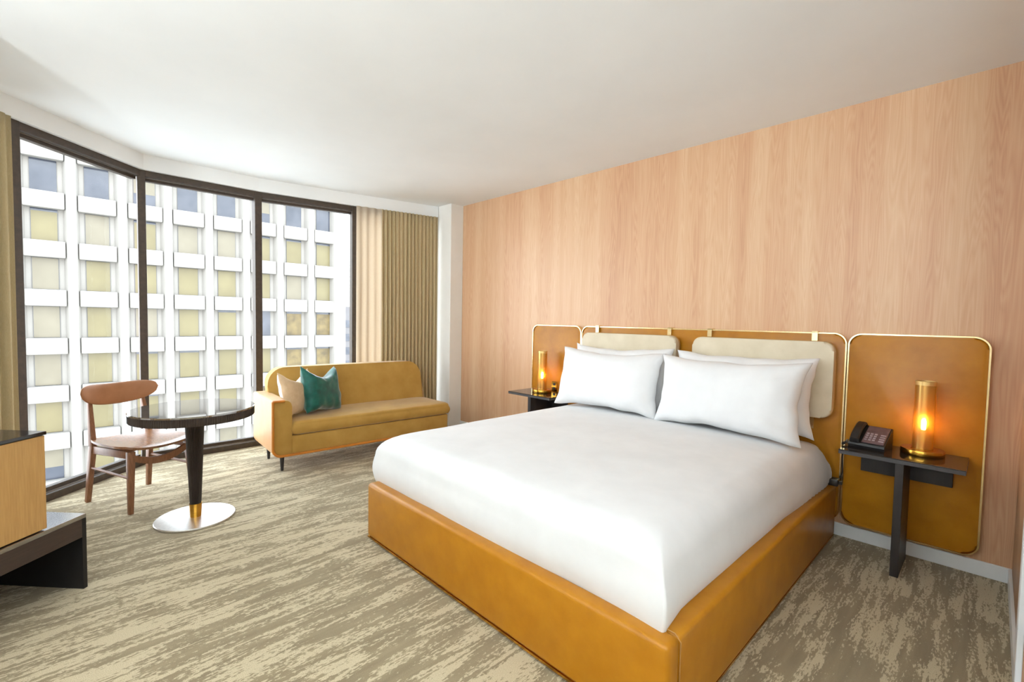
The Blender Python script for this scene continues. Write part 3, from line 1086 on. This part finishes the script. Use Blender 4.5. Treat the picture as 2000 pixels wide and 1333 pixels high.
def cushion(name, x, y, z, w_, t_, tilt, rz, roll, seed, front, back, label):
    bm = pillow_mesh(w_, w_, t_, seed, chop=0.10, nu=26, nv=26)
    o = obj(name, bm, front, None, 'all')
    o.data.materials.append(back)
    for p in o.data.polygons:
        if p.normal.y > 0.05: p.material_index = 1
    R = Matrix.Rotation(rz, 4, 'Z') @ Matrix.Rotation(-tilt, 4, 'X') @ Matrix.Rotation(roll, 4, 'Y') @ Matrix.Translation((0, 0, w_ / 2))
    o.matrix_world = Matrix.Translation((x, y, z)) @ R
    return tag(o, label, 'cushion', 'sofa cushions')


cushion('cushion', -4.60, -2.06, 0.455, 0.43, 0.15, 0.22, 2.15, 0.0, 3.3, M['pink_cloth'], M['white_cloth'], 'sand linen cushion leaning in the sofa arm corner')
cushion('cushion', -4.58, -1.85, 0.455, 0.46, 0.18, 0.26, 2.05, 0.10, 8.1, M['teal'], M['teal'], 'teal velvet cushion beside the sand one on the sofa')

# ------------------------------------------------------------------ round table
TX, TY = -3.77, -3.07
tb = thing('table', 'round pedestal table with dark fluted edge and steel foot', 'table', (TX, TY, 0))
obj('tabletop', lathe([(0.0, 0.752), (0.358, 0.752), (0.361, 0.755), (0.361, 0.763), (0.358, 0.766), (0.0, 0.766)], 96), M['table_top'], tb, True)
obj('fluted_edge', lathe([(0.0, 0.702), (0.356, 0.702), (0.359, 0.706), (0.359, 0.7515), (0.0, 0.7515)], 640, flute=(160, 0.004, 0.703, 0.7516)), M['table_dark'], tb, True)
obj('column', lathe([(0.0, 0.105), (0.034, 0.105), (0.034, 0.106), (0.058, 0.702), (0.0, 0.702)], 220, flute=(44, 0.004, 0.1055, 0.703)), M['table_dark'], tb, True)
obj('brass_collar', lathe([(0.0, 0.014), (0.033, 0.014), (0.0375, 0.105), (0.0, 0.105)], 40), M['brass_dark'], tb, True)
obj('foot_plate', lathe([(0.0, 0.0), (0.232, 0.0), (0.236, 0.003), (0.236, 0.010), (0.232, 0.014), (0.0, 0.014)], 80), M['steel'], tb, True)

# ------------------------------------------------------------------ dining chair (local +x forward, +y to its left)
CX, CY, CA = -4.445, -3.292, math.radians(24.5)
ch = thing('chair', 'walnut dining chair with curved caramel backrest beside the round table', 'chair', (CX, CY, 0), rz=CA)
FX, BXk, HWF, HWB = 0.24, -0.25, 0.207, 0.196
SEATZ = 0.455
for s in (-1, 1):
    obj('leg', limb((FX + 0.01, s * (HWF + 0.012), 0), (FX - 0.02, s * (HWF - 0.012), 0.43), 0.028, 0.028, 0.042, 0.042, (1, 0, 0)), M['walnut'], ch, True)
    bm = limb((BXk - 0.02, s * (HWB + 0.01), 0), (BXk + 0.03, s * (HWB - 0.002), 0.42), 0.030, 0.030, 0.044, 0.036, (1, 0, 0))
    limb((BXk + 0.03, s * (HWB - 0.002), 0.41), (BXk - 0.035, s * (HWB - 0.02), 0.745), 0.044, 0.036, 0.026, 0.026, (1, 0, 0), bm=bm)
    obj('leg', bm, M['walnut'], ch, True)
    obj('side_rail', limb((FX - 0.02, s * (HWF - 0.012), 0.405), (BXk + 0.03, s * (HWB - 0.002), 0.395), 0.055, 0.022, 0.055, 0.022, (0, 0, 1)), M['walnut'], ch, True)
    obj('stretcher', tube([(FX - 0.005, s * HWF, 0.245), (BXk + 0.008, s * (HWB + 0.004), 0.262)], 0.0095, 10), M['walnut'], ch, True)
# curved front and back rails (bowed down in the middle)
for fx, hw_ in ((FX - 0.018, HWF - 0.02), (BXk + 0.03, HWB - 0.01)):
    bm = bmesh.new()
    rings = []
    for i in range(17):
        k = -1 + 2 * i / 16
        zc = 0.330 + 0.055 * k * k
        rings.append([bm.verts.new((fx + dx, k * hw_, zc + dz)) for dx, dz in ((-0.011, -0.024), (0.011, -0.024), (0.011, 0.024), (-0.011, 0.024))])
    for A, B in zip(rings, rings[1:]):
        for k in range(4):
            bm.faces.new((A[k], A[(k + 1) % 4], B[(k + 1) % 4], B[k]))
    bm.faces.new(rings[0][::-1]); bm.faces.new(rings[-1])
    obj('cross_rail', bm, M['walnut'], ch, True)
# dished seat
bm = bmesh.new()
G = {}
for side in (0, 1):
    for i in range(21):
        for j in range(21):
            u, v = -1 + 2 * i / 20, -1 + 2 * j / 20
            wl = 0.245 - 0.02 * (1 - (u + 1) / 2)
            k = 1 - 0.16 * abs(u) ** 4 * v * v
            x = 0.005 + 0.275 * u * (1 - 0.05 * v * v)
            y = wl * v * k
            z = SEATZ + 0.022 * v * v - 0.012 * (1 - u * u) - (0.010 if u > 0.8 else 0) * (u - 0.8) * 5
            G[side, i, j] = bm.verts.new((x, y, z - (0.016 if side else 0)))
for i in range(20):
    for j in range(20):
        bm.faces.new([G[0, i, j], G[0, i + 1, j], G[0, i + 1, j + 1], G[0, i, j + 1]])
        bm.faces.new([G[1, i, j], G[1, i, j + 1], G[1, i + 1, j + 1], G[1, i + 1, j]])
for i in range(20):
    for (j, d) in ((0, 0), (20, 1)):
        q = [G[0, i, j], G[1, i, j], G[1, i + 1, j], G[0, i + 1, j]]
        bm.faces.new(q)
        q = [G[0, j, i], G[1, j, i], G[1, j, i + 1], G[0, j, i + 1]]
        bm.faces.new(q)
obj('seat', bm, M['walnut_seat'], ch, True)
# curved upholstered backrest: bean-shaped pad bent around the sitter
bm = bmesh.new()
G = {}
NU, NV = 40, 14
HWD, HB = 0.262, 0.080
for i in range(NU + 1):
    u = -1 + 2 * i / NU
    hh = HB * (max(0.0, 1 - abs(u) ** 5)) ** 0.5 * (1 - 0.14 * u * u) + 0.001
    cxp = BXk - 0.055 + 0.085 * u * u
    yy = HWD * u
    tl_ = 0.018 * (max(0.0, 1 - abs(u) ** 4)) ** 0.5 + 0.001
    for j in range(NV):
        a_ = 2 * PI * j / NV
        ca, sa = math.cos(a_), math.sin(a_)
        px = cxp + tl_ * abs(ca) ** 0.7 * (1 if ca >= 0 else -1) - 0.10 * (hh * sa) * 1.0
        pz = 0.778 + 0.034 * u * u + hh * abs(sa) ** 0.8 * (1 if sa >= 0 else -1)
        G[i, j] = bm.verts.new((px, yy, pz))
for i in range(NU):
    for j in range(NV):
        bm.faces.new((G[i, j], G[i, (j + 1) % NV], G[i + 1, (j + 1) % NV], G[i + 1, j]))
bm.faces.new([G[0, j] for j in range(NV)][::-1])
bm.faces.new([G[NU, j] for j in range(NV)])
obj('backrest', bm, M['chair_back'], ch, 'all')

# ------------------------------------------------------------------ low bench and cabinet on the television wall
DA = math.atan2(-0.73, 0.68)
bn = thing('bench', 'low dark bench under the oak cabinet at the left edge', 'bench', (-3.165, -3.642, 0), rz=DA)
# local x runs along the front towards the camera, local -y is the depth towards the wall
BL = 1.9
obj('top', bx(0, BL, -0.50, 0, 0.362, 0.382, bev=0.002), M['brown_gloss'], bn)
obj('apron', bx(0.022, BL, -0.025, -0.001, 0.268, 0.3615, bev=0.001), M['brown_stain'], bn)
obj('end_panel', bx(0.0, 0.022, -0.50, -0.001, 0, 0.3615, bev=0.001), M['bench_black'], bn)
obj('end_panel', bx(BL - 0.022, BL, -0.50, -0.026, 0, 0.3615, bev=0.001), M['bench_black'], bn)
obj('back_panel', bx(0.022, BL - 0.022, -0.50, -0.48, 0, 0.3615), M['bench_black'], bn)
cb = thing('cabinet', 'light oak cabinet with black glass top on the dark bench', 'cabinet', (-3.165, -3.642, 0.384), rz=DA)
c0 = 0.185
obj('carcass', bx(c0, BL - 0.25, -0.49, -0.02, 0.004, 0.445), M['oak'], cb)
obj('foot_strip', bx(c0 + 0.01, BL - 0.26, -0.48, -0.03, -0.001, 0.004), M['black_stain'], cb)
for k in range(3):
    wdt = (BL - 0.25 - c0 - 0.012) / 3
    d_ = obj('door', bx(c0 + 0.002 + k * (wdt + 0.003), c0 + 0.002 + k * (wdt + 0.003) + wdt, -0.02, -0.004, 0.006, 0.443, bev=0.0015), M['oak'], cb)
obj('top', bx(c0 - 0.004, BL - 0.246, -0.495, 0.0, 0.446, 0.462, bev=0.002), M['black_lacquer'], cb)

# ------------------------------------------------------------------ curtains


def curtain(name, path, z0, z1, folds, amp, mat, label, seed, flare=0.0, group=None, cat='curtain', nz=26, per=14):
    P = [Vector(p) for p in path]
    seg = [(P[i + 1] - P[i]).length for i in range(len(P) - 1)]
    L = sum(seg)

    def at(s):
        for i, d in enumerate(seg):
            if s <= d or i == len(seg) - 1:
                t_ = (P[i + 1] - P[i]) / d
                return P[i] + t_ * s, Vector((t_.y, -t_.x))
            s -= d
    n = int(folds * per)
    bm = bmesh.new()
    rows = []
    for j in range(nz + 1):
        k = j / nz
        z = z1 + (z0 - z1) * k
        row = []
        for i in range(n + 1):
            s = i / n
            sw = s + 0.012 * noise.noise(Vector((s * 6 + seed, k * 1.5, 0))) * k
            p, nn = at(min(max(sw, 0), 1) * L)
            a_ = amp * (0.55 + 0.45 * k) * (1 + 0.45 * noise.noise(Vector((s * folds * 0.5, k * 0.8, seed))))
            off = a_ * math.sin(2 * PI * folds * s + 0.8 * noise.noise(Vector((s * 5, k * 1.6, seed + 3))))
            off += flare * k * (0.5 + 0.5 * noise.noise(Vector((s * 3, 0, seed))))
            row.append(bm.verts.new((p.x + nn.x * off, p.y + nn.y * off, z)))
        rows.append(row)
    for j in range(nz):
        for i in range(n):
            bm.faces.new((rows[j][i], rows[j][i + 1], rows[j + 1][i + 1], rows[j + 1][i]))
    o = obj(name, bm, mat, None, 'all', recalc=False)
    md = o.modifiers.new('cloth_thickness', 'SOLIDIFY')
    md.thickness = 0.002
    return tag(o, label, cat, group)


CZ1 = VZ - 0.004
cl = inset(WIN, 0.055)
pc = lambda a, b, k: (a[0] + (b[0] - a[0]) * k, a[1] + (b[1] - a[1]) * k)
curtain('drape', [pc(cl[4], cl[5], 0.285), pc(cl[4], cl[5], 0.985)], 0.012, CZ1, 15, 0.023, M['drape'], 'khaki pleated drape beside the white column', 1.7, flare=0.03)
curtain('sheer_curtain', [pc(cl[4], cl[5], 0.0), pc(cl[4], cl[5], 0.31)], 0.012, CZ1, 3.5, 0.018, M['sheer'], 'pale backlit sheer curtain at the right end of the window', 5.2)
cm = inset(WIN, 0.05)
curtain('drape', [pc(cm[0], cm[1], 0.05), pc(cm[0], cm[1], 0.76)], 0.012, CZ1, 13, 0.022, M['drape'], 'khaki drape at the left edge behind the oak cabinet', 9.4)
curtain('sheer_curtain', [pc(cm[0], cm[1], 0.76), pc(cm[0], cm[1], 0.93)], 0.012, CZ1, 2, 0.016, M['drape_light'], 'sand coloured curtain edge beside the left window frame', 3.1)

# ------------------------------------------------------------------ outside: office block across the street
FXB = -48.0
PITCH_Y, PITCH_Z = 2.875, 3.5
ob = thing('office_building', 'white precast office block with a grid of square windows across the street', 'building', (FXB, 6, -30))


def rel(bm, loc=(FXB, 6, -30)):
    bmesh.ops.translate(bm, verts=bm.verts[:], vec=(-loc[0], -loc[1], -loc[2]))
    return bm


cols = list(range(-3, 8))
YC = lambda k: -4.26 + PITCH_Y * k
YEND = YC(7) + PITCH_Y / 2 + 0.25
Y0B = YC(cols[0]) - PITCH_Y / 2
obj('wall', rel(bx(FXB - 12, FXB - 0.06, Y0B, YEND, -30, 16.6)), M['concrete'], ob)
PW = 0.40
pier_me = None
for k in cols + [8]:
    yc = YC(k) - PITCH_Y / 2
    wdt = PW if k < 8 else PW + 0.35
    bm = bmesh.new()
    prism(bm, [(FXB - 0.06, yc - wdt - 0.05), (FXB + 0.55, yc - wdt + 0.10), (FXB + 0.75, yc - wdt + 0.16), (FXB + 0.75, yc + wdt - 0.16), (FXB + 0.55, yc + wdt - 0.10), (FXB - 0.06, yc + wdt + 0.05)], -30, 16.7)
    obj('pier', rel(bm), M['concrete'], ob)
sp_me = pane_me = bl_me = None
random.seed(11)
for r in range(-1, 9):
    zb = 10.0 - PITCH_Z * r
    for k in cols:
        yc = YC(k)
        # spandrel below the window
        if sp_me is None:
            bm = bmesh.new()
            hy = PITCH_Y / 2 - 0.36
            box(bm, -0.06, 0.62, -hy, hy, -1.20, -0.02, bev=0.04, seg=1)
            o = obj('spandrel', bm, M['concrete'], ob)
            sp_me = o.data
            pane = obj('window', bx(-0.06, 0.0, -0.70, 0.70, 0.0, 2.30), M['ext_glass'], ob)
            pane_me = pane.data
            blo = {}
            for nm, mt, z0_ in (('tan', 'blind_tan', 0.0), ('tan2', 'blind_tan', 0.0), ('grey', 'blind_grey', 0.0), ('half', 'blind_grey', 0.9), ('lit', 'lit_room', 0.0)):
                bmb = bx(0.001, 0.012, -0.68, 0.68, 0.02 + z0_, 2.10 if nm in ('tan2', 'lit') else 2.27)
                mb = bpy.data.meshes.new('blind')
                bmesh.ops.recalc_face_normals(bmb, faces=bmb.faces[:])
                bmb.to_mesh(mb)
                bmb.free()
                mb.materials.append(M[mt])
                blo[nm] = mb
        else:
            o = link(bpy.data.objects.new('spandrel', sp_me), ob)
            pane = link(bpy.data.objects.new('window', pane_me), ob)
        o.location = (0, yc - 6, zb + 30)
        pane.location = (0, yc - 6, zb + 30)
        if r <= 0:
            kind = random.choice([None, None, None, 'half']) if r == 0 else None
        elif r == 1:
            kind = random.choice(['grey', 'grey', 'tan2'])
        elif k >= 5 and r >= 3:
            kind = random.choice(['lit', 'lit', 'tan', None])
        else:
            kind = random.choice(['tan', 'tan', 'tan2', 'tan2', 'grey'] + (['half'] if r > 4 else []))
        if kind:
            b_ = link(bpy.data.objects.new('blind', blo[kind]), pane)
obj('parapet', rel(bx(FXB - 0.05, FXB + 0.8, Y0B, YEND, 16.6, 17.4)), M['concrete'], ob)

# far tower beyond the corner of the office block
ft = thing('far_tower', 'distant grey tower past the right corner of the white office block', 'building', (-123, 50, -30))
obj('wall', bx(-9, 9, -9, 9, 0, 34), M['far_tower'], ft)
wm = None
for r in range(9):
    for c_ in range(6):
        if wm is None:
            o = obj('window', bx(9.0, 9.1, -1.1, 1.1, 0, 1.8), M['ext_glass'], ft)
            wm = o.data
        else:
            o = link(bpy.data.objects.new('window', wm), ft)
        o.location = (0, -7.5 + c_ * 3, 1.5 + r * 3.4)
struct('ground', bx(-200, 60, -120, 160, -30.5, -30.02), M['street'])

bpy.context.view_layer.update()
